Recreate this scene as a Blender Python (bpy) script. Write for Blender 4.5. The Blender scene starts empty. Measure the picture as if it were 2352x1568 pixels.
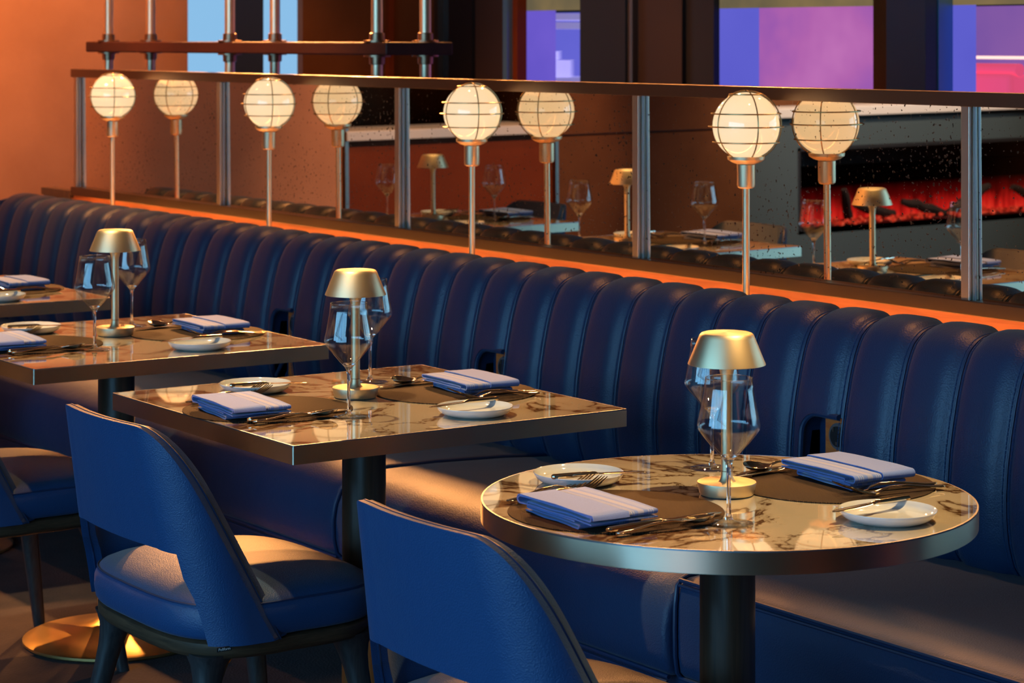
import bpy, math, random
from math import pi, sin, cos, radians, sqrt, atan2
from mathutils import Vector, Matrix
random.seed(7)
S = bpy.context.scene
COL = S.collection

# ------------------------------------------------------------------ materials
def nt(name):
    m = bpy.data.materials.new(name); m.use_nodes = True
    t = m.node_tree; b = t.nodes['Principled BSDF']
    return m, t, b
def N(t, kind, **kw):
    n = t.nodes.new(kind)
    for k, v in kw.items():
        if k.startswith('i_'): n.inputs[k[2:].replace('_', ' ')].default_value = v
        else: setattr(n, k, v)
    return n
def rgb(c): return (c[0], c[1], c[2], 1.0)
def ramp(t, stops, interp='LINEAR'):
    r = t.nodes.new('ShaderNodeValToRGB'); r.color_ramp.interpolation = interp
    e = r.color_ramp.elements
    while len(e) < len(stops): e.new(0.5)
    for k, (p, c) in enumerate(stops):
        e[k].position = p; e[k].color = rgb(c) if not isinstance(c, (int, float)) else (c, c, c, 1)
    return r
def coords(t, scale=(1, 1, 1), src='Object'):
    tc = t.nodes.new('ShaderNodeTexCoord'); mp = t.nodes.new('ShaderNodeMapping')
    mp.inputs['Scale'].default_value = scale
    t.links.new(tc.outputs[src], mp.inputs['Vector'])
    return mp
def noise(t, mp, scale, detail=3, rough=.5, dist=0):
    n = t.nodes.new('ShaderNodeTexNoise'); n.inputs['Scale'].default_value = scale
    n.inputs['Detail'].default_value = detail; n.inputs['Roughness'].default_value = rough
    n.inputs['Distortion'].default_value = dist
    t.links.new(mp.outputs[0], n.inputs['Vector']); return n
def bump(t, b, h, strength=.2, dist=.002):
    bp = t.nodes.new('ShaderNodeBump'); bp.inputs['Strength'].default_value = strength
    bp.inputs['Distance'].default_value = dist
    t.links.new(h, bp.inputs['Height']); t.links.new(bp.outputs[0], b.inputs['Normal']); return bp
def simple(name, col, rough=.5, metal=0, spec=.5, coat=0, emit=None, estr=0, sheen=0):
    m, t, b = nt(name)
    b.inputs['Base Color'].default_value = rgb(col); b.inputs['Roughness'].default_value = rough
    b.inputs['Metallic'].default_value = metal; b.inputs['Specular IOR Level'].default_value = spec
    b.inputs['Coat Weight'].default_value = coat; b.inputs['Sheen Weight'].default_value = sheen
    if emit: b.inputs['Emission Color'].default_value = rgb(emit); b.inputs['Emission Strength'].default_value = estr
    return m
def leather(name, col, scale=420, rough=.5):
    m, t, b = nt(name); mp = coords(t)
    b.inputs['Base Color'].default_value = rgb(col); b.inputs['Roughness'].default_value = rough
    b.inputs['Specular IOR Level'].default_value = .55
    b.inputs['Sheen Weight'].default_value = LSHEEN; b.inputs['Sheen Roughness'].default_value = .45
    b.inputs['Sheen Tint'].default_value = (1, .86, .78, 1)
    v = t.nodes.new('ShaderNodeTexVoronoi'); v.inputs['Scale'].default_value = scale; v.feature = 'SMOOTH_F1'
    t.links.new(mp.outputs[0], v.inputs['Vector'])
    n = noise(t, mp, 9, 3)
    a = N(t, 'ShaderNodeMath', operation='MULTIPLY_ADD'); a.inputs[1].default_value = 5.0
    t.links.new(n.outputs[0], a.inputs[0]); t.links.new(v.outputs['Distance'], a.inputs[2])
    bump(t, b, a.outputs[0], .42, .0012)
    return m
def brushed(name, col, rough=.3, sc=(4, 4, 900), amp=.05, dist=.0004, aniso=0):
    m, t, b = nt(name); mp = coords(t, sc)
    b.inputs['Base Color'].default_value = rgb(col); b.inputs['Metallic'].default_value = 1
    if aniso:
        tg = t.nodes.new('ShaderNodeTangent'); tg.direction_type = 'RADIAL'; tg.axis = 'Z'
        t.links.new(tg.outputs[0], b.inputs['Tangent']); b.inputs['Anisotropic'].default_value = aniso; b.inputs['Anisotropic Rotation'].default_value = .25
    n = noise(t, mp, 1, 2)
    r = N(t, 'ShaderNodeMapRange'); r.inputs[3].default_value = rough - amp; r.inputs[4].default_value = rough + amp
    t.links.new(n.outputs[0], r.inputs[0]); t.links.new(r.outputs[0], b.inputs['Roughness'])
    bump(t, b, n.outputs[0], .12, dist)
    return m
def wood(name, c1, c2, rough=.45, sc=(30, 30, 1.6), coat=0):
    m, t, b = nt(name); mp = coords(t, sc)
    n = noise(t, mp, 2.2, 5, .6, .6); r = ramp(t, [(.3, c1), (.7, c2)])
    t.links.new(n.outputs[0], r.inputs[0]); t.links.new(r.outputs[0], b.inputs['Base Color'])
    b.inputs['Roughness'].default_value = rough; b.inputs['Coat Weight'].default_value = coat
    b.inputs['Coat Roughness'].default_value = .18
    n2 = noise(t, mp, 14, 2); bump(t, b, n2.outputs[0], .15, .0006)
    return m
def plaster(name, c1, c2, sc=1.6, rough=.6):
    m, t, b = nt(name); mp = coords(t); b.inputs['Specular IOR Level'].default_value = .12
    n = noise(t, mp, sc, 6, .62); r = ramp(t, [(.3, c1), (.7, c2)])
    t.links.new(n.outputs[0], r.inputs[0]); t.links.new(r.outputs[0], b.inputs['Base Color'])
    b.inputs['Roughness'].default_value = rough
    n2 = noise(t, mp, 40, 4); bump(t, b, n2.outputs[0], .12, .002)
    return m
def emis(name, col, s):
    m = bpy.data.materials.new(name); m.use_nodes = True; t = m.node_tree
    t.nodes.remove(t.nodes['Principled BSDF']); e = t.nodes.new('ShaderNodeEmission')
    e.inputs[0].default_value = rgb(col); e.inputs[1].default_value = s
    t.links.new(e.outputs[0], t.nodes['Material Output'].inputs[0]); return m
def emis_noise(name, stops, sc, s, scale3=(1, 1, 1)):
    m = emis(name, (1, 1, 1), s); t = m.node_tree; e = t.nodes['Emission']
    mp = coords(t, scale3); n = noise(t, mp, sc, 3); r = ramp(t, stops)
    t.links.new(n.outputs[0], r.inputs[0]); t.links.new(r.outputs[0], e.inputs[0]); return m

LSHEEN = .12
M = {}
M['leather'] = leather('navy_leather', (.003, .046, .150))
M['leather_bench'] = leather('navy_bench_leather', (.004, .029, .092), 330, .44)
M['leather_seat'] = leather('navy_seat_leather', (.004, .030, .100), 330, .55)
M['piping'] = simple('dark_blue_piping', (.010, .032, .095), .4)
M['bronze'] = brushed('brushed_bronze', (.88, .74, .55), .5, aniso=.97)
M['lip'] = simple('polished_edge_trim', (.30, .32, .35), .4, 1)
M['brass'] = brushed('satin_brass', (.78, .63, .40), .52, (60, 60, 900), .03, .0002, aniso=.5)
M['cage'] = simple('dark_brass_wire', (.30, .20, .09), .34, 1)
M['gold'] = brushed('satin_gold_base', (.86, .58, .22), .34, (30, 30, 300), .04)
M['steel'] = brushed('antique_bronze_frame', (.22, .155, .115), .32, (900, 40, 40), .06)
M['poststeel'] = simple('grey_bronze_post', (.60, .52, .42), .36, 1)
M['pipe'] = brushed('aged_brass_pipe', (.92, .72, .46), .42, (40, 40, 6), .04)
M['pipe_collar'] = simple('aged_bronze_collar', (.36, .22, .13), .35, 1)
M['cutlery'] = simple('polished_champagne_steel', (.66, .59, .47), .10, 1)
M['darkwood'] = wood('dark_stained_column_wood', (.035, .020, .012), (.11, .06, .035), .36, (36, 36, 1.4), .5)
M['legwood'] = wood('black_stained_oak', (.012, .013, .016), (.045, .042, .042), .5, (70, 70, 5))
M['framewood'] = wood('brown_black_oak_rail', (.03, .018, .010), (.10, .055, .028), .5, (8, 8, 90))
M['redwood'] = wood('reddish_walnut', (.36, .10, .028), (.62, .20, .06), .5, (1.5, 12, 22))
M['shelfwood'] = wood('oxblood_lacquered_wood', (.040, .007, .005), (.060, .010, .006), .6, (3, 12, 12), 0)
M['panelred'] = plaster('dark_red_timber_panel', (.15, .027, .005), (.20, .040, .008), 3, .55)
M['porcelain'] = simple('white_porcelain', (.56, .57, .58), .07, 0, .55, .5)
M['orange'] = plaster('copper_orange_plaster', (.45, .20, .108), (.59, .28, .155), 1.8, .62)
M['brownwall'] = plaster('brown_plaster', (.10, .036, .012), (.15, .056, .020), 2.4, .6)
M['darkwall'] = simple('dark_slate_wall', (.05, .075, .085), .55)
M['black'] = simple('matt_black', (.012, .012, .014), .5)
M['darkglass'] = simple('dark_tinted_glass', (.012, .013, .017), .06, 0, .6)
M['umber'] = simple('dark_umber_panel', (.040, .020, .014), .6)
M['navyframe'] = simple('navy_blue_frame', (.018, .032, .07), .5)
M['slateframe'] = simple('slate_blue_column', (.034, .056, .085), .45)
M['tealtrim'] = simple('teal_metal_trim', (.16, .34, .50), .35, .6)
M['ceil'] = simple('dark_brown_ceiling', (.22, .16, .11), .7)
M['stone'] = simple('pale_stone', (.62, .60, .57), .4)
M['graymetal'] = simple('dull_steel_post', (.22, .22, .2), .4, 1)
M['plinth'] = simple('black_plinth', (.01, .01, .012), .5)
M['silverplate'] = simple('grey_socket_ring', (.35, .36, .38), .3, .8)
M['socketblack'] = simple('black_socket_face', (.015, .017, .02), .35)
M['notchwood'] = wood('oak_outlet_board', (.70, .11, .02), (.85, .20, .04), .5, (8, 40, 40))
M['label_white'] = simple('white_woven_text', (.8, .8, .8), .7)
M['label_black'] = simple('black_woven_label', (.01, .01, .01), .8)
M['globe'] = simple('opal_glass_lit', (.32, .29, .25), .08, 0, .6, .3, (1.0, .71, .385), .85)
M['led'] = emis('warm_led_strip', (1, .40, .09), 40.0)
M['daylight'] = emis_noise('daylit_glass', [(.35, (.19, .55, 1.0)), (.65, (.27, .66, 1.0))], 1.4, 6.0)
M['skyblue'] = emis('pale_blue_daylight', (.26, .52, .80), .91)
M['violet'] = emis_noise('violet_glow_panel', [(.3, (.105, .075, .50)), (.7, (.15, .10, .58))], 2.2, .95)  # this and the next three: emission stands for coloured light on the next room's walls
M['blueviolet'] = emis_noise('blue_violet_glow_panel', [(.3, (.10, .10, .56)), (.7, (.125, .125, .62))], 1.6, .95)
M['magenta'] = emis_noise('magenta_glow_panel', [(.3, (.26, .085, .40)), (.52, (.42, .12, .40)), (.75, (.52, .17, .46))], 2.6, .95)
M['purple'] = emis_noise('purple_glow_panel', [(.3, (.17, .08, .34)), (.7, (.26, .11, .36))], 2.0, .95)
M['olive'] = emis_noise('amber_glow_header', [(.35, (.13, .105, .06)), (.65, (.22, .155, .07))], 4, .9)  # the beam's lit look is put in as emission
M['redseat'] = simple('red_glow_bench_leather', (.75, .12, .16), .5, 0, .5, 0, (1, .10, .22), .55)  # red light on the leather put in as emission
M['stripglow'] = emis('pink_tube_light', (1, .62, .55), 1.3)
M['glow_white'] = simple('white_crockery_violet_glow', (.75, .75, .8), .4, 0, .5, 0, (.40, .36, .80), .42)  # violet light of the niche put into the white as a faint glow

def marble():
    m, t, b = nt('cream_marble'); mp = coords(t)
    n1 = noise(t, mp, 2.2, 8, .62, 1.6)
    s = N(t, 'ShaderNodeMath', operation='SUBTRACT'); s.inputs[1].default_value = .5; t.links.new(n1.outputs[0], s.inputs[0])
    a = N(t, 'ShaderNodeMath', operation='ABSOLUTE'); t.links.new(s.outputs[0], a.inputs[0])
    n2 = noise(t, mp, 1.5, 2)
    k = N(t, 'ShaderNodeMapRange'); k.inputs[1].default_value = .42; k.inputs[2].default_value = .66
    k.inputs[3].default_value = .85; k.inputs[4].default_value = 4.0
    t.links.new(n2.outputs[0], k.inputs[0])
    d = N(t, 'ShaderNodeMath', operation='MULTIPLY'); t.links.new(a.outputs[0], d.inputs[0]); t.links.new(k.outputs[0], d.inputs[1])
    r = ramp(t, [(0, (.07, .03, .014)), (.012, (.16, .095, .05)), (.034, (.47, .39, .28)), (.08, (.56, .48, .36))])
    t.links.new(d.outputs[0], r.inputs[0]); t.links.new(r.outputs[0], b.inputs['Base Color'])
    b.inputs['Roughness'].default_value = .03; b.inputs['Specular IOR Level'].default_value = .6; b.inputs['Coat Weight'].default_value = 1; b.inputs['Coat Roughness'].default_value = .012; b.inputs['Coat IOR'].default_value = 1.6
    return m
M['marble'] = marble()
def placemat():
    m, t, b = nt('woven_brown_vinyl'); mp = coords(t, (1, 1, 1))
    w1 = N(t, 'ShaderNodeTexWave', wave_type='BANDS', bands_direction='X'); w1.inputs['Scale'].default_value = 95
    w2 = N(t, 'ShaderNodeTexWave', wave_type='BANDS', bands_direction='Y'); w2.inputs['Scale'].default_value = 95
    for w in (w1, w2): t.links.new(mp.outputs[0], w.inputs['Vector'])
    a = N(t, 'ShaderNodeMath', operation='MULTIPLY'); t.links.new(w1.outputs['Fac'], a.inputs[0]); t.links.new(w2.outputs['Fac'], a.inputs[1])
    r = ramp(t, [(0, (.010, .007, .005)), (.8, (.085, .050, .030))])
    t.links.new(a.outputs[0], r.inputs[0]); t.links.new(r.outputs[0], b.inputs['Base Color'])
    b.inputs['Roughness'].default_value = .75; b.inputs['Specular IOR Level'].default_value = .12; bump(t, b, a.outputs[0], .6, .0012)
    return m
M['placemat'] = placemat()
def napkin_mat():
    m, t, b = nt('blue_striped_linen')
    tc = t.nodes.new('ShaderNodeTexCoord'); sp = t.nodes.new('ShaderNodeSeparateXYZ')
    t.links.new(tc.outputs['Object'], sp.inputs[0])
    mr = N(t, 'ShaderNodeMapRange'); mr.inputs[1].default_value = 0.0; mr.inputs[2].default_value = .07
    t.links.new(sp.outputs['Y'], mr.inputs[0])
    B_, W_, C_ = (.13, .225, .60), (.34, .39, .58), (.28, .32, .52)
    st = [(0, B_)]
    for p in (.10, .16, .22): st += [(p, W_), (p + .022, B_)]
    st += [(.34, C_), (.50, B_)]
    for p in (.62, .68, .74): st += [(p, W_), (p + .022, B_)]
    r = ramp(t, st, 'CONSTANT'); t.links.new(mr.outputs[0], r.inputs[0])
    mp = coords(t); n = noise(t, mp, 700, 1)
    mx = N(t, 'ShaderNodeMix', data_type='RGBA', blend_type='MULTIPLY'); mx.inputs[0].default_value = .35
    t.links.new(r.outputs[0], mx.inputs[6]); t.links.new(n.outputs[0], mx.inputs[7])
    t.links.new(mx.outputs[2], b.inputs['Base Color'])
    b.inputs['Roughness'].default_value = .8; b.inputs['Sheen Weight'].default_value = .25
    bump(t, b, n.outputs[0], .3, .0008)
    return m
M['napkin'] = napkin_mat()
def mirror_mat():
    m, t, b = nt('antique_speckled_mirror'); mp = coords(t)
    b.inputs['Metallic'].default_value = 1; b.inputs['Roughness'].default_value = 0
    n = noise(t, mp, 95, 2, .6); n2 = noise(t, mp, 3.0, 3)
    # specks get denser towards the room end of the run, as age spots do
    a = N(t, 'ShaderNodeMath', operation='MULTIPLY_ADD'); a.inputs[1].default_value = .22
    t.links.new(n2.outputs[0], a.inputs[0]); t.links.new(n.outputs[0], a.inputs[2])
    r = ramp(t, [(.755, 0.0), (.785, 1.0)])
    t.links.new(a.outputs[0], r.inputs[0])
    mx = N(t, 'ShaderNodeMix', data_type='RGBA'); mx.inputs[6].default_value = (.80, .70, .60, 1); mx.inputs[7].default_value = (.05, .035, .025, 1)
    t.links.new(r.outputs[0], mx.inputs[0]); t.links.new(mx.outputs[2], b.inputs['Base Color'])
    rr = N(t, 'ShaderNodeMath', operation='MULTIPLY'); rr.inputs[1].default_value = .5
    t.links.new(r.outputs[0], rr.inputs[0]); t.links.new(rr.outputs[0], b.inputs['Roughness'])
    return m
M['mirror'] = mirror_mat()
def thin_glass():
    # clear crystal walls: light passes straight through, the rest is mirrored by the usual glass falloff
    m = bpy.data.materials.new('thin_clear_crystal'); m.use_nodes = True; t = m.node_tree
    t.nodes.remove(t.nodes['Principled BSDF'])
    tr = t.nodes.new('ShaderNodeBsdfTransparent'); tr.inputs[0].default_value = (.985, .99, .99, 1)
    gl = t.nodes.new('ShaderNodeBsdfGlossy'); gl.inputs['Roughness'].default_value = .0
    fr = t.nodes.new('ShaderNodeFresnel'); mx = t.nodes.new('ShaderNodeMixShader')
    ge = t.nodes.new('ShaderNodeNewGeometry'); io = N(t, 'ShaderNodeMapRange'); io.inputs[3].default_value = 1.68; io.inputs[4].default_value = 1 / 1.68
    t.links.new(ge.outputs['Backfacing'], io.inputs[0]); t.links.new(io.outputs[0], fr.inputs[0]); t.links.new(fr.outputs[0], mx.inputs[0])
    t.links.new(tr.outputs[0], mx.inputs[1]); t.links.new(gl.outputs[0], mx.inputs[2])
    t.links.new(mx.outputs[0], t.nodes['Material Output'].inputs[0])
    return m
M['thinglass'] = thin_glass()
def solid_glass():
    m, t, b = nt('solid_clear_crystal')
    b.inputs['Base Color'].default_value = (1, 1, 1, 1); b.inputs['Roughness'].default_value = 0
    b.inputs['Transmission Weight'].default_value = 1; b.inputs['IOR'].default_value = 1.5
    return m
M['glass'] = solid_glass()
def carpet():
    m, t, b = nt('blue_brown_carpet'); mp = coords(t)
    n = noise(t, mp, 5, 6, .7); n2 = noise(t, mp, 160, 2)
    r = ramp(t, [(.3, (.018, .013, .018)), (.55, (.04, .027, .030)), (.8, (.06, .037, .034))])
    t.links.new(n.outputs[0], r.inputs[0]); t.links.new(r.outputs[0], b.inputs['Base Color'])
    b.inputs['Roughness'].default_value = .95
    bump(t, b, n2.outputs[0], .5, .004)
    return m
M['carpet'] = carpet()
def flames():
    m = emis('red_flame_glow', (1, .03, .02), 1.0); t = m.node_tree; e = t.nodes['Emission']
    tc = t.nodes.new('ShaderNodeTexCoord'); sp = t.nodes.new('ShaderNodeSeparateXYZ'); t.links.new(tc.outputs['Object'], sp.inputs[0])
    mr = N(t, 'ShaderNodeMapRange'); mr.inputs[1].default_value = 0.0; mr.inputs[2].default_value = .19; mr.inputs[3].default_value = 1; mr.inputs[4].default_value = 0
    t.links.new(sp.outputs['Z'], mr.inputs[0])
    mp = coords(t, (1, 9, 2.0)); n = noise(t, mp, 2.2, 4, .6)
    a = N(t, 'ShaderNodeMath', operation='MULTIPLY'); t.links.new(mr.outputs[0], a.inputs[0]); t.links.new(n.outputs[0], a.inputs[1])
    r = ramp(t, [(0, (.0, .0, .0)), (.2, (.10, .002, .002)), (.42, (.62, .014, .012)), (.62, (1.0, .05, .03))])
    t.links.new(a.outputs[0], r.inputs[0]); t.links.new(r.outputs[0], e.inputs[0]); return m
M['flames'] = flames()
M['embers'] = emis_noise('glowing_embers', [(.35, (.10, .006, .004)), (.55, (.7, .04, .02)), (.75, (1.0, .22, .12))], 60, 1.0)
M['log'] = simple('charred_log', (.018, .010, .008), .9)

# ------------------------------------------------------------------ mesh helpers
def mk(name, geo, mat, parent=None, smooth=True, ang=40, loc=None, rot=None, bev=0, seg=2, sub=0):
    v, f = geo
    me = bpy.data.meshes.new(name); me.from_pydata([tuple(p) for p in v], [], [tuple(q) for q in f]); me.validate(); me.update()
    o = bpy.data.objects.new(name, me); COL.objects.link(o)
    if mat: me.materials.append(M[mat] if isinstance(mat, str) else mat)
    if smooth:
        me.shade_smooth()
        if ang: me.set_sharp_from_angle(angle=radians(ang))
    if parent: o.parent = parent
    if loc: o.location = loc
    if rot: o.rotation_euler = rot
    if bev:
        b = o.modifiers.new('bevel', 'BEVEL'); b.width = bev; b.segments = seg; b.limit_method = 'ANGLE'; b.angle_limit = radians(35)
        b.harden_normals = False
    if sub:
        s = o.modifiers.new('sub', 'SUBSURF'); s.levels = sub; s.render_levels = sub
    return o
def join(*gs):
    V, F = [], []
    for v, f in gs:
        k = len(V); V += [tuple(p) for p in v]; F += [tuple(i + k for i in q) for q in f]
    return V, F
def box(x0, x1, y0, y1, z0, z1):
    v = [(x0, y0, z0), (x1, y0, z0), (x1, y1, z0), (x0, y1, z0), (x0, y0, z1), (x1, y0, z1), (x1, y1, z1), (x0, y1, z1)]
    return v, [(0, 3, 2, 1), (4, 5, 6, 7), (0, 1, 5, 4), (1, 2, 6, 5), (2, 3, 7, 6), (3, 0, 4, 7)]
def lathe(prof, n=32, closed=False, c=(0, 0, 0)):
    V, F = [], []
    rows = []
    for r, z in prof:
        if r < 1e-6: rows.append([len(V)]); V.append((c[0], c[1], c[2] + z))
        else:
            rows.append(list(range(len(V), len(V) + n)))
            V += [(c[0] + r * cos(2 * pi * k / n), c[1] + r * sin(2 * pi * k / n), c[2] + z) for k in range(n)]
    pairs = list(zip(rows, rows[1:])) + ([(rows[-1], rows[0])] if closed else [])
    for a, b in pairs:
        for k in range(n):
            k2 = (k + 1) % n
            if len(a) == 1 and len(b) == 1: continue
            if len(a) == 1: F.append((a[0], b[k2], b[k]))
            elif len(b) == 1: F.append((a[k], a[k2], b[0]))
            else: F.append((a[k], a[k2], b[k2], b[k]))
    return V, F
def loft(rings, cap=True, loop=True):
    n = len(rings[0]); V = [p for r in rings for p in r]; F = []
    for i in range(len(rings) - 1):
        for k in range(n if loop else n - 1):
            k2 = (k + 1) % n
            F.append((i * n + k, i * n + k2, (i + 1) * n + k2, (i + 1) * n + k))
    if cap and loop:
        F.append(tuple(range(n))[::-1]); F.append(tuple((len(rings) - 1) * n + k for k in range(n)))
    return V, F
def tube(pts, r, n=8, closed=False):
    P = [Vector(p) for p in pts]; m = len(P)
    rr = r if isinstance(r, (list, tuple)) else [r] * m
    T = []
    for i in range(m):
        a = P[(i - 1) % m] if (closed or i > 0) else P[i]; b = P[(i + 1) % m] if (closed or i < m - 1) else P[i]
        T.append((b - a).normalized())
    up = Vector((0, 0, 1)) if abs(T[0].z) < .9 else Vector((1, 0, 0))
    nrm = (up - T[0] * up.dot(T[0])).normalized(); rings = []
    for i in range(m):
        nrm = (nrm - T[i] * nrm.dot(T[i])).normalized(); bi = T[i].cross(nrm)
        rings.append([tuple(P[i] + (nrm * cos(2 * pi * k / n) + bi * sin(2 * pi * k / n)) * rr[i]) for k in range(n)])
    if closed:
        v, f = loft(rings + [rings[0]], False); return v, f
    return loft(rings)
def grid(fn, nu, nv):
    V = [fn(i / nu, j / nv) for i in range(nu + 1) for j in range(nv + 1)]
    F = [(i * (nv + 1) + j, (i + 1) * (nv + 1) + j, (i + 1) * (nv + 1) + j + 1, i * (nv + 1) + j + 1) for i in range(nu) for j in range(nv)]
    return V, F
def prism(poly, z0, z1):
    n = len(poly)
    V = [(x, y, z0) for x, y in poly] + [(x, y, z1) for x, y in poly]
    F = [tuple(range(n))[::-1], tuple(range(n, 2 * n))] + [(k, (k + 1) % n, n + (k + 1) % n, n + k) for k in range(n)]
    return V, F
def xform(g, m): return [tuple(m @ Vector(p)) for p in g[0]], g[1]
def lerp_table(tab, x):
    if x <= tab[0][0]: return tab[0][1]
    for (a, b), (c, d) in zip(tab, tab[1:]):
        if x <= c: return b + (d - b) * (x - a) / (c - a)
    return tab[-1][1]

# ------------------------------------------------------------------ scene graph helpers
def tag(o, label, cat, group=None):
    o['label'] = label; o['category'] = cat
    if group: o['group'] = group
    return o
def thing(name, label, cat, loc=(0, 0, 0), rz=0, group=None):
    o = bpy.data.objects.new(name, None); COL.objects.link(o); o.location = loc; o.rotation_euler = (0, 0, rz)
    o.empty_display_size = .05
    return tag(o, label, cat, group)
def struct(name, geo, mat, **kw):
    o = mk(name, geo, mat, **kw); o['kind'] = 'structure'; return o
def copy_tree(o, parent=None):
    c = o.copy(); COL.objects.link(c)
    if parent is not None: c.parent = parent
    for ch in o.children: copy_tree(ch, c)
    return c
class Proto:
    """first placing uses the object itself, later ones copies of it with its parts"""
    def __init__(self, maker): self.o = maker(); self.used = False
    def place(self, loc, rz, label, cat, group, rx=0, ry=0):
        o = copy_tree(self.o) if self.used else self.o
        self.used = True
        o.location = loc; o.rotation_euler = (rx, ry, rz)
        return tag(o, label, cat, group)

# ================================================================== the room
XW, YB, YF, XR, ZC = -9.4, 6.0, -3.0, 4.5, 3.05
YM = 3.82            # mirror plane
struct('floor', box(XW - .1, XR + .1, YF - .1, YB + .1, -.08, 0), 'carpet', smooth=False)
struct('ceiling', box(XW - .1, XR + .1, YF - .1, YB + .1, ZC, ZC + .08), 'ceil', smooth=False)
struct('wall_left', join(box(XW - .12, XW, 3.5, 4.68, .80, ZC), box(XW - .12, XW, 2.17, 3.5, 0, ZC)), 'orange', smooth=False)
struct('trim_1', box(XW - .12, XW + .012, 3.5, 4.68, 0, .80), 'darkwood', smooth=False)
struct('wall_left', join(box(XW - .12, XW, 5.26, YB, 0, ZC), box(XW - .12, XW, 4.68, 5.26, 0, .3), box(XW - .12, XW, 4.68, 5.26, 2.8, ZC)), 'brownwall', smooth=False)
struct('trim_2', box(XW, XW + .03, 5.70, 5.73, 0, ZC), 'panelred', smooth=False)
w = struct('window_1', box(XW - .06, XW - .05, 4.68, 5.26, .3, 2.8), 'skyblue', smooth=False)
struct('window_frame', box(XW - .05, XW, 4.905, 5.058, .3, 2.8), 'navyframe', smooth=False, parent=w)
# recess over the counter, and the brown panelled wall beside it
struct('wall_left', join(box(XW - .9, XW - .8, .9, 2.3, 0, ZC), box(XW - .8, XW - .12, 2.17, 2.25, 0, ZC)), 'brownwall', smooth=False)
struct('wall_left', join(box(XW - .12, XW, -.25, .96, .0, .99), box(XW - .12, XW, -.25, .96, 1.0, ZC), box(XW - .8, XW - .12, .88, .96, 0, ZC)), 'brownwall', smooth=False)
struct('trim_3', box(XW - .14, XW - .02, .96, 2.17, 1.36, 1.42), 'olive', smooth=False)
struct('wall_left', join(box(XW - .9, XW - .12, .96, 2.17, 1.42, ZC)), 'brownwall', smooth=False)
struct('wall_left', join(box(XW - .12, XW, YF, -.25, 0, .44), box(XW - .12, XW, YF, -.25, .88, 1.04), box(XW - .12, XW, YF, -2.75, .44, .88), box(XW - .12, XW, -.60, -.25, .44, .88)), 'darkwall', smooth=False)
struct('wall_left', box(XW - .42, XW - .3, YF, -.25, 1.04, ZC), 'brownwall', smooth=False)

t = thing('service_counter', 'red timber service counter with pale stone top between steel posts, seen in the mirrors', 'counter', (XW, 1.565, 0))
mk('counter_panel', box(-.05, -.01, -.60, .60, .0, 1.008), 'panelred', t, smooth=False)
mk('stone_top', box(-.42, .03, -.60, .60, 1.01, 1.056), 'stone', t, smooth=False, bev=.004)
for s in (-1, 1):
    mk('post', box(-.05, .02, s * .585 - .018 if s < 0 else s * .585 - .0, s * .585 + (0 if s < 0 else .018), 0, 1.36), 'graymetal', t, smooth=False)

t = thing('fireplace', 'long linear fireplace with red flames, logs and embers, seen in the mirrors', 'fireplace', (XW, -1.68, .44))
mk('firebox', join(box(-.32, -.30, -1.08, 1.08, 0, .44), box(-.30, 0, -1.08, 1.08, -.02, 0), box(-.30, 0, 1.06, 1.08, 0, .44), box(-.30, 0, -1.08, -1.06, 0, .44), box(-.30, 0, -1.08, 1.08, .42, .44)), 'black', t, smooth=False)
mk('flame_curtain', box(-.24, -.235, -1.06, 1.06, 0, .30), 'flames', t, smooth=False, loc=(0, 0, .02))
rnd = random.Random(3)
eb = []
for k in range(150):
    y = rnd.uniform(-1.04, 1.04); x = rnd.uniform(-.16, -.03); r = rnd.uniform(.010, .020)
    eb.append(lathe([(0, -r * .6), (r * .8, -r * .3), (r, 0), (r * .6, r * .6), (0, r * .8)], 6, c=(x, y, .018 + rnd.uniform(0, .018) * (x / -.16))))
e = mk('ember_bed', join(*eb), 'embers', t); e['kind'] = 'stuff'
for k, (y, z, ang, tilt, ln) in enumerate(((.62, .09, 1.2, .75, .26), (.42, .075, .4, .2, .34), (.05, .07, -.5, .25, .3), (-.30, .10, -.35, -.45, .34), (-.8, .09, .3, .35, .36))):
    d = Vector((.25 * sin(ang), cos(ang), sin(tilt))).normalized()
    pts = [Vector((-.12, y, z)) + d * ln * (q / 6 - .5) + Vector((rnd.uniform(-.006, .006), 0, rnd.uniform(-.006, .006))) for q in range(7)]
    mk('log', tube(pts, [.018, .026, .028, .026, .028, .024, .016], 8), 'log', t)
mk('mantel_ledge', box(-.30, .03, -1.30, 1.40, .60, .65), 'stone', t, smooth=False, bev=.004)
mk('glass_front', box(-.012, -.006, -1.06, 1.06, 0, .42), 'thinglass', t, smooth=False)

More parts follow.
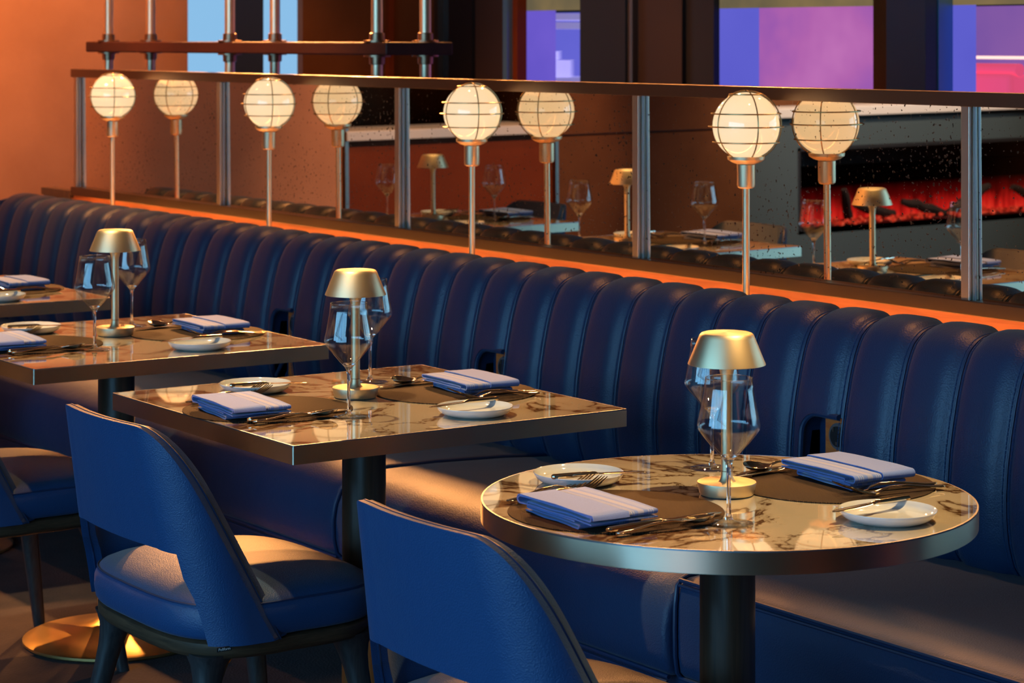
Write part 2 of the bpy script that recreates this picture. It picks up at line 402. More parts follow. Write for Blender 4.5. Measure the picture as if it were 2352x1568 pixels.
# right-hand wall and the windowed wall across the room
struct('wall_right', box(XR, XR + .1, YF, YB, 0, ZC), 'brownwall', smooth=False)
WIN = [(-5.75, 1.15), (-4.45, .2), (-3.15, .2), (-1.85, .2), (-.55, .2), (.75, .2)]
wf = [box(-9.5, 4.6, YF - .1, YF, 0, .2), box(-9.5, 4.6, YF - .1, YF, 2.75, ZC), box(-9.5, -4.45, YF - .1, YF, .2, 1.15)]
wf += [box(-9.5, -5.75, YF - .1, YF, 1.15, 2.75), box(2.05, 4.6, YF - .1, YF, .2, 2.75)]
struct('wall_front', join(*wf), 'brownwall', smooth=False)
for k, (x0, zs) in enumerate(WIN):
    w = struct('window_%d' % (k + 12), box(x0, x0 + 1.3, YF - .09, YF - .08, zs, 2.75), 'daylight', smooth=False)
    struct('window_frame', join(box(x0, x0 + .05, YF - .08, YF + .02, zs, 2.75), box(x0 + 1.25, x0 + 1.3, YF - .08, YF + .02, zs, 2.75),
           box(x0 + .63, x0 + .67, YF - .08, YF, zs, 2.75), box(x0 + .05, x0 + 1.25, YF - .08, YF, 1.95, 2.0)), 'black', smooth=False, parent=w)

# far wall beyond the mirrored screen: dark columns with panels between them whose glow stands for the lit room beyond
def fw(x0, x1, mat, y0=YB - .02, y1=YB + .03, name='wall_back'):
    return struct(name, box(x0, x1, y0, y1, 0, ZC), mat, smooth=False)
fw(-9.5, -9.37, 'brownwall'); fw(-9.37, -9.335, 'graymetal', YB - .05); fw(-9.335, -9.09, 'darkglass'); fw(-9.09, -8.79, 'umber', YB)
fw(-8.79, -8.755, 'tealtrim', YB - .05); fw(-8.755, -8.716, 'panelred')
fw(-8.183, -7.86, 'black', YB - .06); fw(-7.86, -7.825, 'graymetal', YB - .05); fw(-7.825, -7.53, 'umber'); fw(-7.53, -7.35, 'black', YB)
fw(-6.315, -6.246, 'panelred', YB - .1); fw(-6.246, -6.047, 'slateframe', YB - .1); fw(-6.09, -6.042, 'tealtrim', YB - .04)
fw(-4.4, 4.6, 'brownwall')
def lit(n, x0, x1, mat, y=YB + .05, z0=0, z1=1.626):
    return struct('window_%d' % n, box(x0, x1, y, y + .02, z0, z1), mat, smooth=False)
lit(6, -8.85, -8.545, 'violet'); lit(7, -9.5, -8.2, 'blueviolet', YB + .62)
lit(8, -7.46, -7.128, 'blueviolet'); lit(9, -7.128, -6.22, 'magenta')
lit(10, -6.22, -5.967, 'blueviolet'); lit(11, -6.75, -4.4, 'purple', YB + .62)
struct('trim_4', box(-8.85, -8.15, YB + .032, YB + .046, 1.626, ZC), 'olive', smooth=False)
struct('trim_5', box(-7.46, -6.22, YB + .032, YB + .046, 1.622, ZC), 'olive', smooth=False)
struct('trim_6', box(-6.22, -4.4, YB + .032, YB + .046, 1.620, ZC), 'olive', smooth=False)
t = thing('crockery_shelf', 'white two-tier crockery shelf behind the violet-lit window', 'shelf', (-8.80, YB + .34, 0))
mk('shelf_board', box(-.145, .145, -.2, .2, 1.545, 1.575), 'glow_white', t, smooth=False)
mk('shelf_board', box(-.145, .145, -.2, .2, 1.585, 1.615), 'glow_white', t, smooth=False)
mk('shelf_board', box(-.145, .145, -.2, .2, 1.30, 1.325), 'glow_white', t, smooth=False)
mk('upright', box(.06, .075, .17, .19, 0, 1.545), 'glow_white', t, smooth=False)
pp = lathe([(0, 0), (.04, 0), (.062, .008), (.064, .0095), (.055, .007), (0, .004)], 20)
plate0 = None
for (sx, sy, nn, nm) in ((-.07, -.08, 12, 'left-hand stack, the taller'), (.068, -.11, 8, 'right-hand stack, the lower')):
    for k in range(nn):
        if plate0 is None: plate0 = o = mk('side_plate', pp, 'glow_white')
        else: o = plate0.copy(); COL.objects.link(o)
        o.location = (-8.80 + sx, YB + .34 + sy, 1.3255 + .0098 * k)
        tag(o, 'white plate in the %s on the shelf behind the violet window' % nm, 'plate', 'plates in the ' + nm.split(',')[0] + ' behind the violet window')
t = thing('red_bench', 'red upholstered bench given its own glow, under a pink light behind the rightmost window', 'bench', (-6.10, YB + .40, 0))
mk('backrest', box(-.29, .03, -.05, .05, .0, 1.372), 'redseat', t, bev=.02, seg=3)
mk('top_roll', tube([(-.29, 0, 1.385), (.03, 0, 1.385)], .024, 12), 'redseat', t)
mk('seat', box(-.29, .03, -.3, -.051, .0, .45), 'redseat', t, bev=.03, seg=3)
t = thing('light_bar', 'thin pink tube light on a bracket above the red bench', 'light', (-6.12, YB + .45, 1.43))
mk('tube', tube([(-.30, 0, 0), (.045, 0, 0)], .006, 8), 'stripglow', t)
mk('bracket', tube([(.052, 0, 0), (.062, 0, -.02), (.062, 0, -.40)], .004, 6), 'glow_white', t)

# ------------------------------------------------------------------ pipe shelf behind the screen
t = thing('pipe_shelf', 'oxblood timber shelf board carried on six aged brass floor-to-ceiling pipes', 'shelf', (0, 0, 0))
mk('shelf_board', box(-9.07, -6.665, 4.045, 4.31, 1.4455, 1.4885), 'shelfwood', t, smooth=False, bev=.006, seg=3)
coll = lathe([(.020, .0), (.045, .0), (.045, .006), (.0265, .007), (.0255, .030), (.0205, .032)], 24)
for px in (-8.93, -7.855, -6.79):
    for py, dx in ((4.085, 0), (4.265, .02)):
        p = mk('pipe', lathe([(.0195, 0), (.0195, ZC)], 24, c=(px + dx, py, 0)), 'pipe', t)
        mk('collar', coll, 'pipe_collar', p, loc=(px + dx, py, 1.4886))
        mk('collar', ([(x, y, -z) for x, y, z in coll[0]], [q[::-1] for q in coll[1]]), 'pipe_collar', p, loc=(px + dx, py, 1.4454))

# ================================================================== mirrored screen
XS0, XS1 = -8.65, -1.33
posts = [-8.62, -7.395, -6.198, -4.985, -3.770, -2.555, -1.345]
t = thing('mirror_screen', 'long low screen of speckled antique mirrors in a bronze frame above the banquette', 'mirror', (0, 0, 0))
ZT, ZTB, ZBT, ZB = 1.381, 1.349, .916, .884
mk('top_rail', box(XS0, XS1, YM - .026, YM + .02, ZTB, ZT), 'steel', t, smooth=False, bev=.0015)
mk('bottom_rail', box(XS0, XS1, YM - .026, YM + .02, ZB, ZBT), 'steel', t, smooth=False, bev=.0015)
for x in posts:
    mk('post', box(x - .0125, x + .0125, YM - .020, YM + .02, ZBT, ZTB), 'poststeel', t, smooth=False, bev=.001)
TILT = .0050
for a, b in zip(posts, posts[1:]):
    zc = (ZBT + ZTB) / 2
    mk('mirror_pane', box(a + .015 - (a + b) / 2, b - .015 - (a + b) / 2, 0, .006, ZBT - zc - .01, ZTB - zc + .01), 'mirror', t, smooth=False,
       loc=((a + b) / 2, YM, zc), rot=(TILT, 0, 0))
    mk('edge_bead', join(box(a + .016, a + .020, YM - .010, YM - .004, ZBT, ZTB), box(b - .020, b - .016, YM - .010, YM - .004, ZBT, ZTB)), 'lip', t, smooth=False)
mk('back_panel', box(XS0, XS1, YM + .014, YM + .03, ZB, ZTB), 'black', t, smooth=False)
mk('timber_ledge_panel', box(XS0 - .02, XS1, YM - .012, YM + .03, .62, ZB), 'redwood', t, smooth=False)
mk('timber_shelf', box(XS0 - .02, XS1, 3.612, YM - .012, .745, .775), 'redwood', t, smooth=False)
mk('led_strip', box(XS0 + .1, XS1 - .1, 3.66, 3.672, .776, .784), 'led', t, smooth=False)
mk('end_ledge', box(-8.93, XS0, YM - .03, YM + .03, .872, .90), 'darkwood', t, smooth=False)
mk('end_panel', box(-8.93, XS0 - .02, YM - .02, YM + .03, 0, .872), 'darkwood', t, smooth=False)
mk('lower_panel', box(XS0 - .02, XS1, YM - .012, YM + .03, 0, .62), 'black', t, smooth=False)

# ------------------------------------------------------------------ globe lamps
def make_globe_lamp():
    t = thing('globe_lamp', '', 'lamp')
    G = 1.289
    R = .0815
    mk('globe', lathe([(R * sin(pi * k / 24), -R * cos(pi * k / 24)) for k in range(25)], 40, c=(0, 0, G)), 'globe', t, ang=0)
    for dz, r in ((.076, .041), (.0295, .0845), (-.002, .0905), (-.040, .0805)):
        mk('cage_ring', tube([(r * cos(2 * pi * k / 48), r * sin(2 * pi * k / 48), G + dz) for k in range(48)], .0017, 6, True), 'cage', t)
    for q in range(5):
        a = radians(-20 + 72 * q)
        pts = []
        for k in range(21):
            th = radians(2 + k * (152 - 2) / 20)
            rr = .0855
            pts.append((rr * sin(th) * cos(a), rr * sin(th) * sin(a), G + rr * cos(th)))
        mk('cage_rib', tube(pts, .0016, 6), 'cage', t)
    mk('dish', lathe([(.0, G - .0935), (.021, G - .0935), (.034, G - .089), (.0445, G - .082), (.0455, G - .0745), (.0435, G - .0745), (.040, G - .080), (0, G - .085)], 40), 'brass', t)
    mk('socket', lathe([(0, G - .152), (.016, G - .152), (.0205, G - .149), (.022, G - .143), (.022, G - .0945), (0, G - .0935)], 32), 'brass', t)
    mk('rod', lathe([(0, .776), (.0088, .776), (.0088, G - .150), (0, G - .150)], 20), 'brass', t)
    mk('foot_flange', lathe([(0, .776), (.03, .776), (.03, .781), (.012, .784), (.009, .79)], 28), 'brass', t)
    return t
pg = Proto(make_globe_lamp)
gl = ['caged opal globe lamp nearest the orange wall, first of the row', 'caged opal globe lamp second from the orange wall', 'caged opal globe lamp in front of the wide third mirror pane, third of the row',
      'caged opal globe lamp nearest the camera in the photo, fourth of the row', 'caged opal globe lamp beyond the photo right edge, seen reflected in the round tabletop']
for k in range(5):
    pg.place((-8.03 + 1.2115 * k, 3.689, 0), 0, gl[k], 'lamp', 'globe lamps along the mirrored screen')

# ================================================================== banquette
BX0, BX1 = -8.68, -1.40
t = thing('banquette', 'long navy leather banquette with a channel-tufted back below the mirrors', 'bench', (0, 0, 0))
prof = [(3.435, .425), (3.412, .455), (3.397, .50), (3.390, .55), (3.389, .60), (3.394, .66), (3.404, .72), (3.417, .78), (3.432, .83), (3.450, .868), (3.475, .892), (3.505, .905), (3.54, .908), (3.57, .903), (3.592, .885), (3.60, .85), (3.602, .78), (3.602, .60), (3.602, .43)]
def smooth_prof(p, n):
    out = []
    L = [0]
    for a, b in zip(p, p[1:]): L.append(L[-1] + sqrt((a[0] - b[0]) ** 2 + (a[1] - b[1]) ** 2))
    tabx = [(l, q[0]) for l, q in zip(L, p)]; tabz = [(l, q[1]) for l, q in zip(L, p)]
    return [(lerp_table(tabx, L[-1] * k / n), lerp_table(tabz, L[-1] * k / n)) for k in range(n + 1)]
SP = smooth_prof(prof, 60)
SPN = []
for k in range(len(SP)):
    a = SP[max(0, k - 1)]; b = SP[min(len(SP) - 1, k + 1)]
    d = Vector((b[0] - a[0], b[1] - a[1])).normalized(); SPN.append((-d.y, d.x) if True else None)
def channel(x0, x1, notch=False):
    W = x1 - x0
    us = [0, .012, .03, .055, .085, .12, .17, .24, .32, .41, .5, .59, .68, .76, .83, .88, .915, .945, .97, .988, 1.0]
    def depth(u):
        # flat stitched margin either side of the seam, then a soft roll
        e = min(u, 1 - u) * W
        if e < .012: return -.016 + .004 * sin(pi * e / .012)
        q = min(1, (e - .012) / .040)
        return -.016 + .016 * sqrt(max(0, 1 - (1 - q) ** 2)) + .003 * sin(pi * u)
    rows = []
    for k, (y, z) in enumerate(SP):
        n = SPN[k]
        rows.append([(x0 + u * W, y + n[0] * depth(u), z + n[1] * depth(u)) for u in us])
    if notch: return notch_channel(x0, x1, us, depth)
    g = loft([list(r) for r in zip(*rows)], cap=False, loop=False)
    return g
NF = 40                     # front part of the profile, where z only rises
def at_z(z, d):
    for k in range(3, NF):
        if SP[k][1] <= z <= SP[k + 1][1]:
            q = (z - SP[k][1]) / (SP[k + 1][1] - SP[k][1])
            y = SP[k][0] + q * (SP[k + 1][0] - SP[k][0]); n = SPN[k]
            return (y + n[0] * d, z + n[1] * d)
    return SP[k]
NU0, NZ0, NZ1, NR = .26, .455, .692, .045
def notch_edge(W, x0):
    # left side up, round the corner, then along the top to the seam
    xl = x0 + NU0 * W; pts = [(xl, NZ0 + (NZ1 - NR - NZ0) * k / 8) for k in range(9)]
    pts += [(xl + NR - NR * cos(a), NZ1 - NR + NR * sin(a)) for a in [pi / 2 * k / 10 for k in range(1, 11)]]
    return pts + [(xl + NR + (x0 + W - .006 - xl - NR) * k / 6, NZ1) for k in range(1, 7)]
def notch_channel(x0, x1, us, depth):
    W = x1 - x0
    def pt(u, y, z, n): d = depth(u); return (x0 + u * W, y + n[0] * d, z + n[1] * d)
    def full(u): return [pt(u, y, z, n) for (y, z), n in zip(SP, SPN)]
    ztab = [((x - x0) / W, z) for x, z in notch_edge(W, x0) if z > NZ1 - NR - .001]
    lo = sorted(set([u for u in us if u < NU0] + [NU0]))
    hi = sorted(set([NU0] + [u for u, z in ztab] + [u for u in us if u > NU0]))
    A = loft([full(u) for u in lo], cap=False, loop=False)
    colsB, colsC = [], []
    for u in hi:
        zt = lerp_table(ztab, u); d = depth(u)
        k1 = next(k for k in range(NF) if SP[k][1] > NZ1 + .004)
        y, z = at_z(zt, d); first = (x0 + u * W, y, z)
        y, z = at_z((zt + SP[k1][1]) / 2, d); mid = (x0 + u * W, y, z)
        colsB.append([first, mid] + [pt(u, yy, zz, n) for (yy, zz), n in list(zip(SP, SPN))[k1:]])
        k0 = max(k for k in range(NF) if SP[k][1] < NZ0 - .004)
        y, z = at_z(NZ0, d)
        colsC.append([pt(u, yy, zz, n) for (yy, zz), n in list(zip(SP, SPN))[:k0 + 1]] + [(x0 + u * W, y, z)])
    wall = []
    for x, z in notch_edge(W, x0):
        y, zz = at_z(z, depth((x - x0) / W)); wall.append([(x, y, zz), (x, 3.455, zz)])
    back = box(x0 + .02, x1, 3.452, 3.456, .445, .705)
    return join(A, loft(colsB, cap=False, loop=False), loft(colsC, cap=False, loop=False), loft(wall, cap=False, loop=False), back)
seam0 = -3.905 - .16 * 29
x = seam0; k = 0
nx = [-3.905 + .0, -3.905 - 1.225 + .0, -3.905 - 2.44]
seams = []
while x < BX1 + .01:
    seams.append(x); x += .16
notched = []
for a, b in zip(seams, seams[1:]):
    is_n = any(abs(a - q) < .08 for q in (-3.905, -5.13, -6.34))
    mk('back_channel', channel(a + .0006, b - .0006, is_n), 'leather_bench', t, ang=75)
    if is_n: notched.append((a, b))
BX0 = seams[0]
pp_ = []
for a in seams:
    pts = [(a, y + n[0] * -.013, z + n[1] * -.013) for (y, z), n in list(zip(SP, SPN))[:50]]
    pp_.append(tube(pts, .0022, 6))
M['thread'] = simple('blue_thread', (.006, .045, .14), .6)
for g in pp_: mk('seam_cord', g, 'piping', t)
for a in seams[:-1]:
    st = []
    for dx in (-.0085, .0085):
        path = [(a + dx, y + n[0] * -.0118, z + n[1] * -.0118) for (y, z), n in list(zip(SP, SPN))[2:50]]
        P = [Vector(q) for q in path]; acc = 0
        for k in range(len(P) - 1):       # short dashes of thread
            m = (P[k + 1] - P[k])
            for q in (0, 1):
                st.append(tube([P[k] + m * (q * .5 + .06), P[k] + m * (q * .5 + .44)], .0011, 5))
    mk('stitching', join(*st), 'thread', t)
for a, b in notched:
    ed = [(x, at_z(z, -.004)) for x, z in notch_edge(b - a, a)]
    mk('notch_roll', tube([(x, yz[0] + .002, yz[1]) for x, yz in ed], .0065, 8), 'leather_bench', t)
    p = mk('outlet_board', box(a + .078, b + .002, 3.436, 3.446, .455, .700), 'notchwood', t, smooth=False)
    cx = b - .034
    for (r0, yy, mt, nm) in ((.029, 3.432, 'silverplate', 'socket_ring'), (.022, 3.429, 'socketblack', 'power_socket')):
        g = lathe([(0, -.004), (r0 * .93, -.004), (r0, -.001), (r0, .004), (0, .004)], 32)
        mk(nm, xform(g, Matrix.Translation((cx, yy, .645)) @ Matrix.Rotation(radians(90), 4, 'X')), mt, p)
    mk('socket_slot', join(box(cx - .012, cx - .008, 3.4230, 3.4265, .655, .665), box(cx + .008, cx + .012, 3.4230, 3.4265, .655, .665), box(cx - .003, cx + .003, 3.4230, 3.4265, .627, .633)), 'graymetal', p, smooth=False)
mk('back_frame', box(BX0 + .02, BX1, 3.53, 3.59, .0, .80), 'plinth', t, smooth=False)
# seats: rounded fronted modules, the nearest one with a boxed and welted edge
bounds = [BX0 + .02, -7.45, -6.17, -4.885, -3.60, -2.315, BX1]
def seat_profile(boxed):
    if boxed: return [(3.47, .36), (3.47, .438), (3.30, .450), (3.10, .456), (2.93, .456), (2.873, .452), (2.855, .446), (2.846, .436), (2.841, .40), (2.840, .35), (2.841, .30), (2.846, .268), (2.856, .258), (3.0, .256), (3.47, .256)]
    return [(3.47, .36), (3.47, .440), (3.30, .452), (3.10, .460), (2.96, .461), (2.905, .455), (2.866, .441), (2.838, .418), (2.823, .386), (2.817, .35), (2.818, .305), (2.826, .272), (2.842, .258), (3.0, .256), (3.47, .256)]
for k, (a, b) in enumerate(zip(bounds, bounds[1:])):
    boxed = a > -3.7
    P = seat_profile(boxed); W = b - a
    rings = []
    for u, s in ((0, .014), (.002, .008), (.005, .004), (.010, .0012), (.016, 0), (.06, 0), (.5 * W, -.004 if not boxed else -.003), (W - .06, 0), (W - .016, 0), (W - .010, .0012), (W - .005, .004), (W - .002, .008), (W, .014)):
        cy, cz = 3.15, .355
        rings.append([(a + u, y + (s if y < 3.0 else 0), z - (s * .9 if z > .42 else (-s * .9 if z < .27 else 0))) for y, z in P])
    mk('seat_cushion', loft(rings), 'leather_seat', t, ang=50)
    zf = .448 if boxed else .2575
    yf = 2.8475 if boxed else 2.834
    mk('welt', join(tube([(a + .01, yf, zf), (b - .01, yf, zf)], .0045, 8), tube([(a + .01, yf - .003 if boxed else yf - .004, zf - .010), (b - .01, yf - .003 if boxed else yf - .004, zf - .010)], .0035, 8)), 'piping', t)
    if boxed: mk('welt', tube([(a + .01, 2.847, .2575), (b - .01, 2.847, .2575)], .0045, 8), 'piping', t)
    mk('end_welt', tube([(a + .006, y - (.003 if y < 2.95 else 0), z + (.002 if z > .4 else 0)) for y, z in P[1:13]], .005, 8), 'piping', t)
mk('seat_fascia', box(BX0 + .02, BX1, 2.858, 2.90, .075, .262), 'leather_bench', t, smooth=False, bev=.006)
mk('plinth', box(BX0 + .03, BX1, 2.90, 3.50, 0, .256), 'plinth', t, smooth=False)
mk('end_cap', loft([[(BX0 - .02 * q, y, z) for y, z in [(3.45, .3), (3.46, .88), (3.56, .90), (3.59, .8), (3.59, .3)]] for q in (0, 1)]), 'leather_bench', t)

# ================================================================== tables
def super_edge(hw, hd, r, n=6):
    out = []
    for cx, cy, a0 in ((hw - r, hd - r, 0), (-hw + r, hd - r, 90), (-hw + r, -hd + r, 180), (hw - r, -hd + r, 270)):
        for k in range(n + 1):
            a = radians(a0 + 90 * k / n); out.append((cx + r * cos(a), cy + r * sin(a)))
    return out
def scale_poly(p, d):
    out = []
    n = len(p)
    for k in range(n):
        x, y = p[k]; a, b = p[k - 1], p[(k + 1) % n]
        tx, ty = b[0] - a[0], b[1] - a[1]; L = sqrt(tx * tx + ty * ty) or 1
        out.append((x - ty / L * -d * -1 if False else x + (ty / L) * d, y - (tx / L) * d))
    return out
def pedestal(t):
    mk('column', lathe([(0, .16), (.0455, .16), (.0455, .714), (0, .714)], 40), 'darkwood', t)
    mk('brass_sleeve', lathe([(.0, .03), (.0462, .03), (.0462, .33), (.0462, .3305), (.0, .331)], 40), 'gold', t)
    mk('base_plate', lathe([(0, 0), (.226, 0), (.231, .004), (.231, .010), (.222, .015), (.16, .024), (.09, .036), (.060, .048), (.0462, .060), (0, .06)], 56), 'gold', t)
    mk('mounting_plate', box(-.14, .14, -.14, .14, .706, .7145), 'black', t, smooth=False)
def make_square_table():
    t = thing('dining_table', '', 'table')
    hx, hy = .394, .386
    o = super_edge(hx, hy, .004, 3)
    mk('tabletop', prism(super_edge(hx - .003, hy - .003, .003, 3), .735, .750), 'marble', t, smooth=False)
    mk('edge_band', loft([[(x, y, z) for x, y in o] for z in (.7145, .7155, .7465, .7475)]), 'bronze', t, ang=30)
    a, b = super_edge(hx, hy, .004, 3), super_edge(hx - .003, hy - .003, .003, 3)
    mk('edge_trim', loft([[(x, y, z) for x, y in q] for q, z in ((a, .7475), (a, .7500), (b, .7503), (b, .742), (a, .742))], cap=False), 'lip', t, smooth=False)
    pedestal(t); return t
def make_round_table():
    t = thing('dining_table', '', 'table')
    R = .4035
    mk('tabletop', lathe([(0, .735), (R - .003, .735), (R - .003, .750), (0, .750)], 128), 'marble', t)
    mk('edge_band', lathe([(0, .7145), (R - .001, .7145), (R, .7155), (R, .7475), (R - .004, .7475)], 128), 'bronze', t)
    mk('edge_trim', lathe([(R, .7475), (R, .7500), (R - .003, .7503), (R - .003, .742)], 128), 'lip', t)
    pedestal(t); return t
R_ = (-2.977, 2.459)
TABS = [('R', R_, 'round table'), ('S', (-4.199, 2.495), 'square table nearest the round one'), ('S', (-5.4125, 2.497), 'second square table from the round one'),
        ('S', (-6.68, 2.497), 'square table at the left photo edge'), ('S', (-8.02, 2.497), 'farthest table in the mirrors')]
tl = ['round marble-topped dining table with bronze rim on a dark column', 'square marble-topped dining table next to the round one, blue chair drawn up to it',
      'square marble-topped dining table second from the round one, gold base showing', 'square marble-topped dining table cut off by the left photo edge', 'square marble-topped dining table farthest along the banquette, seen in the mirrors']
ps = Proto(make_square_table)
for k, (kind, c, nm) in enumerate(TABS):
    if kind == 'R':
        o = make_round_table(); o.location = (c[0], c[1], 0); tag(o, tl[k], 'table', 'dining tables along the banquette')
    else: ps.place((c[0], c[1], 0), 0, tl[k], 'table', 'dining tables along the banquette')

# ------------------------------------------------------------------ tableware prototypes (z = 0 at what they stand on)
def make_table_lamp():
    t = thing('table_lamp', '', 'lamp')
    mk('base', lathe([(0, 0.0012), (.0435, .0012), (.045, .003), (.0488, .0195), (.0482, .0215), (.046, .0222), (.018, .0222), (0, .0222)], 48), 'brass', t)
    mk('foot_pad', lathe([(0, 0), (.0425, 0), (.0425, .0013), (0, .0013)], 32), 'black', t)
    mk('stem', lathe([(.0155, .0222), (.0118, .0255), (.0100, .031), (.0094, .040), (.0094, .185), (.0100, .196), (.0125, .206), (.0165, .2135), (.022, .219), (0, .219)], 32), 'brass', t)
    mk('stem_joint', lathe([(.0096, .0385), (.0098, .0388), (.0098, .0396), (.0096, .0399)], 32), 'pipe_collar', t)
    mk('shade', lathe([(.0625, .2145), (.0640, .2145), (.0640, .2155), (.0462, .2590), (.0445, .2630), (.0420, .2655), (.0385, .2667), (0, .2672), (0, .2655), (.038, .265), (.0425, .2615), (.0448, .2575)], 56, True), 'brass', t, ang=60)
    return t
def make_wine_glass():
    t = thing('wine_glass', '', 'glass')
    po = [(.0095, .1005), (.0150, .1060), (.0215, .1135), (.0330, .1270), (.0435, .1400), (.0478, .1465), (.0489, .1515), (.0483, .1570), (.0462, .1670), (.0425, .1880), (.0388, .2090), (.0365, .2255)]
    wall_t = [.003, .0028, .0022, .0016, .0013, .0012, .0011, .0011, .0010, .0009, .0008, .0007]
    pi_ = [(max(.0, r - w_), z + (w_ * .8 if z < .15 else 0)) for (r, z), w_ in zip(po, wall_t)]
    mk('bowl', lathe([(0, .1000)] + po + pi_[::-1] + [(0, .1065)], 64), 'thinglass', t, ang=0)
    mk('rim', tube([(.0365 * cos(2 * pi * k / 48), .0365 * sin(2 * pi * k / 48), .2257) for k in range(48)], .00055, 6, True), 'glass', t)
    mk('stem', lathe([(0, .0068), (.0072, .0068), (.0048, .0110), (.0036, .0170), (.0032, .0350), (.0031, .0700), (.0036, .0860), (.0054, .0945), (.0092, .1004), (.0132, .1046), (.0105, .1062), (0, .1052)], 24), 'glass', t, ang=60)
    mk('foot', lathe([(0, .0), (.0375, .0), (.0385, .0007), (.0380, .0014), (.0280, .0022), (.0150, .0040), (.0072, .0068), (0, .0068)], 48), 'thinglass', t, ang=50)
    return t
def make_plate():
    return mk('bread_plate', lathe([(0, .0016), (.048, .0016), (.050, 0), (.0545, 0), (.0570, .0014), (.0640, .0036), (.0702, .0076), (.0742, .0125), (.0764, .0172), (.0766, .0182), (.0760, .0188), (.0751, .0184), (.0725, .0132), (.0688, .0096), (.0630, .0068), (.0560, .0056), (0, .0052)], 72), 'porcelain', None, ang=60)
def make_placemat():
    n = 72; r = .172
    return mk('placemat', lathe([(0, 0), (r - .001, 0), (r, .0008), (r, .0016), (r - .0015, .0022), (0, .0022)], n), 'placemat')
def flat_ring(w, th, y, z, dish=0, n=14, flat=1.0):
    out = []
    for k in range(n):
        a = 2 * pi * k / n; x = w * cos(a)
        zz = th * sin(a) * flat - (dish * (1 - (x / w) ** 2) if w > 1e-5 else 0)
        out.append((x, y, z + zz))
    return out
def stations(tab, n):
    ys = [tab[0][0] + (tab[-1][0] - tab[0][0]) * k / n for k in range(n + 1)]
    cols = len(tab[0]) - 1
    return [[y] + [lerp_table([(r[0], r[c + 1]) for r in tab], y) for c in range(cols)] for y in ys]
# y runs from the handle end (0) to the tip; columns: half width, half thickness, centre height, dish
def make_spoon():
    tab = [(0, .003, .0018, .0045, 0), (.006, .0078, .0022, .0042, 0), (.03, .0068, .0022, .0055, 0), (.07, .0040, .0022, .0105, 0), (.105, .0029, .0022, .0115, 0), (.122, .0032, .0019, .0085, 0), (.128, .008, .0012, .0090, .001), (.138, .0170, .0009, .0112, .0065), (.150, .0215, .0008, .0130, .0100), (.163, .0218, .0008, .0138, .0105), (.175, .0175, .0008, .0138, .0075), (.183, .0100, .0008, .0134, .0035), (.187, .0012, .0007, .0132, 0)]
    return mk('dessert_spoon', loft([flat_ring(r[1], r[2], r[0], r[3], r[4], 18) for r in stations(tab, 84)]), 'cutlery', None, ang=0)
def make_knife(L=.235, name='table_knife'):
    s = L / .235
    tab = [(0, .0035, .0030, .0052, 0), (.004, .0068, .0050, .0052, 0), (.05, .0072, .0052, .0056, 0), (.095, .0062, .0045, .0062, 0), (.108, .0052, .0036, .0062, 0), (.114, .0075, .0016, .0058, 0), (.125, .0098, .0009, .0054, 0), (.17, .0106, .0008, .0046, 0), (.21, .0096, .0008, .0038, 0), (.226, .0070, .0007, .0034, 0), (.235, .0008, .0006, .003, 0)]
    return mk(name, loft([flat_ring(r[1] * (s ** .5), r[2] * (s ** .3), r[0] * s, r[3], r[4], 12) for r in stations(tab, 60)]), 'cutlery', None, ang=30)
def make_fork():
    tab = [(0, .003, .0018, .0045, 0), (.006, .0075, .0022, .0042, 0), (.03, .0064, .0022, .0055, 0), (.08, .0038, .0022, .0120, 0), (.115, .0029, .0022, .0125, 0), (.132, .0050, .0018, .0090, 0), (.142, .0105, .0013, .0068, .0008), (.154, .0116, .0011, .0062, .001)]
    g = [loft([flat_ring(r[1], r[2], r[0], r[3], r[4], 14) for r in stations(tab, 50)])]
    for q in range(4):
        x0 = -.0098 + .00653 * q
        pts = [(x0 * (1 - .04 * k / 6), .152 + .048 * k / 6, .0060 + .0165 * (k / 6) ** 1.6) for k in range(7)]
        g.append(tube(pts, [.0019, .0019, .0018, .0017, .0016, .0014, .0007], 8))
    return mk('fork', join(*g), 'cutlery', None, ang=40)
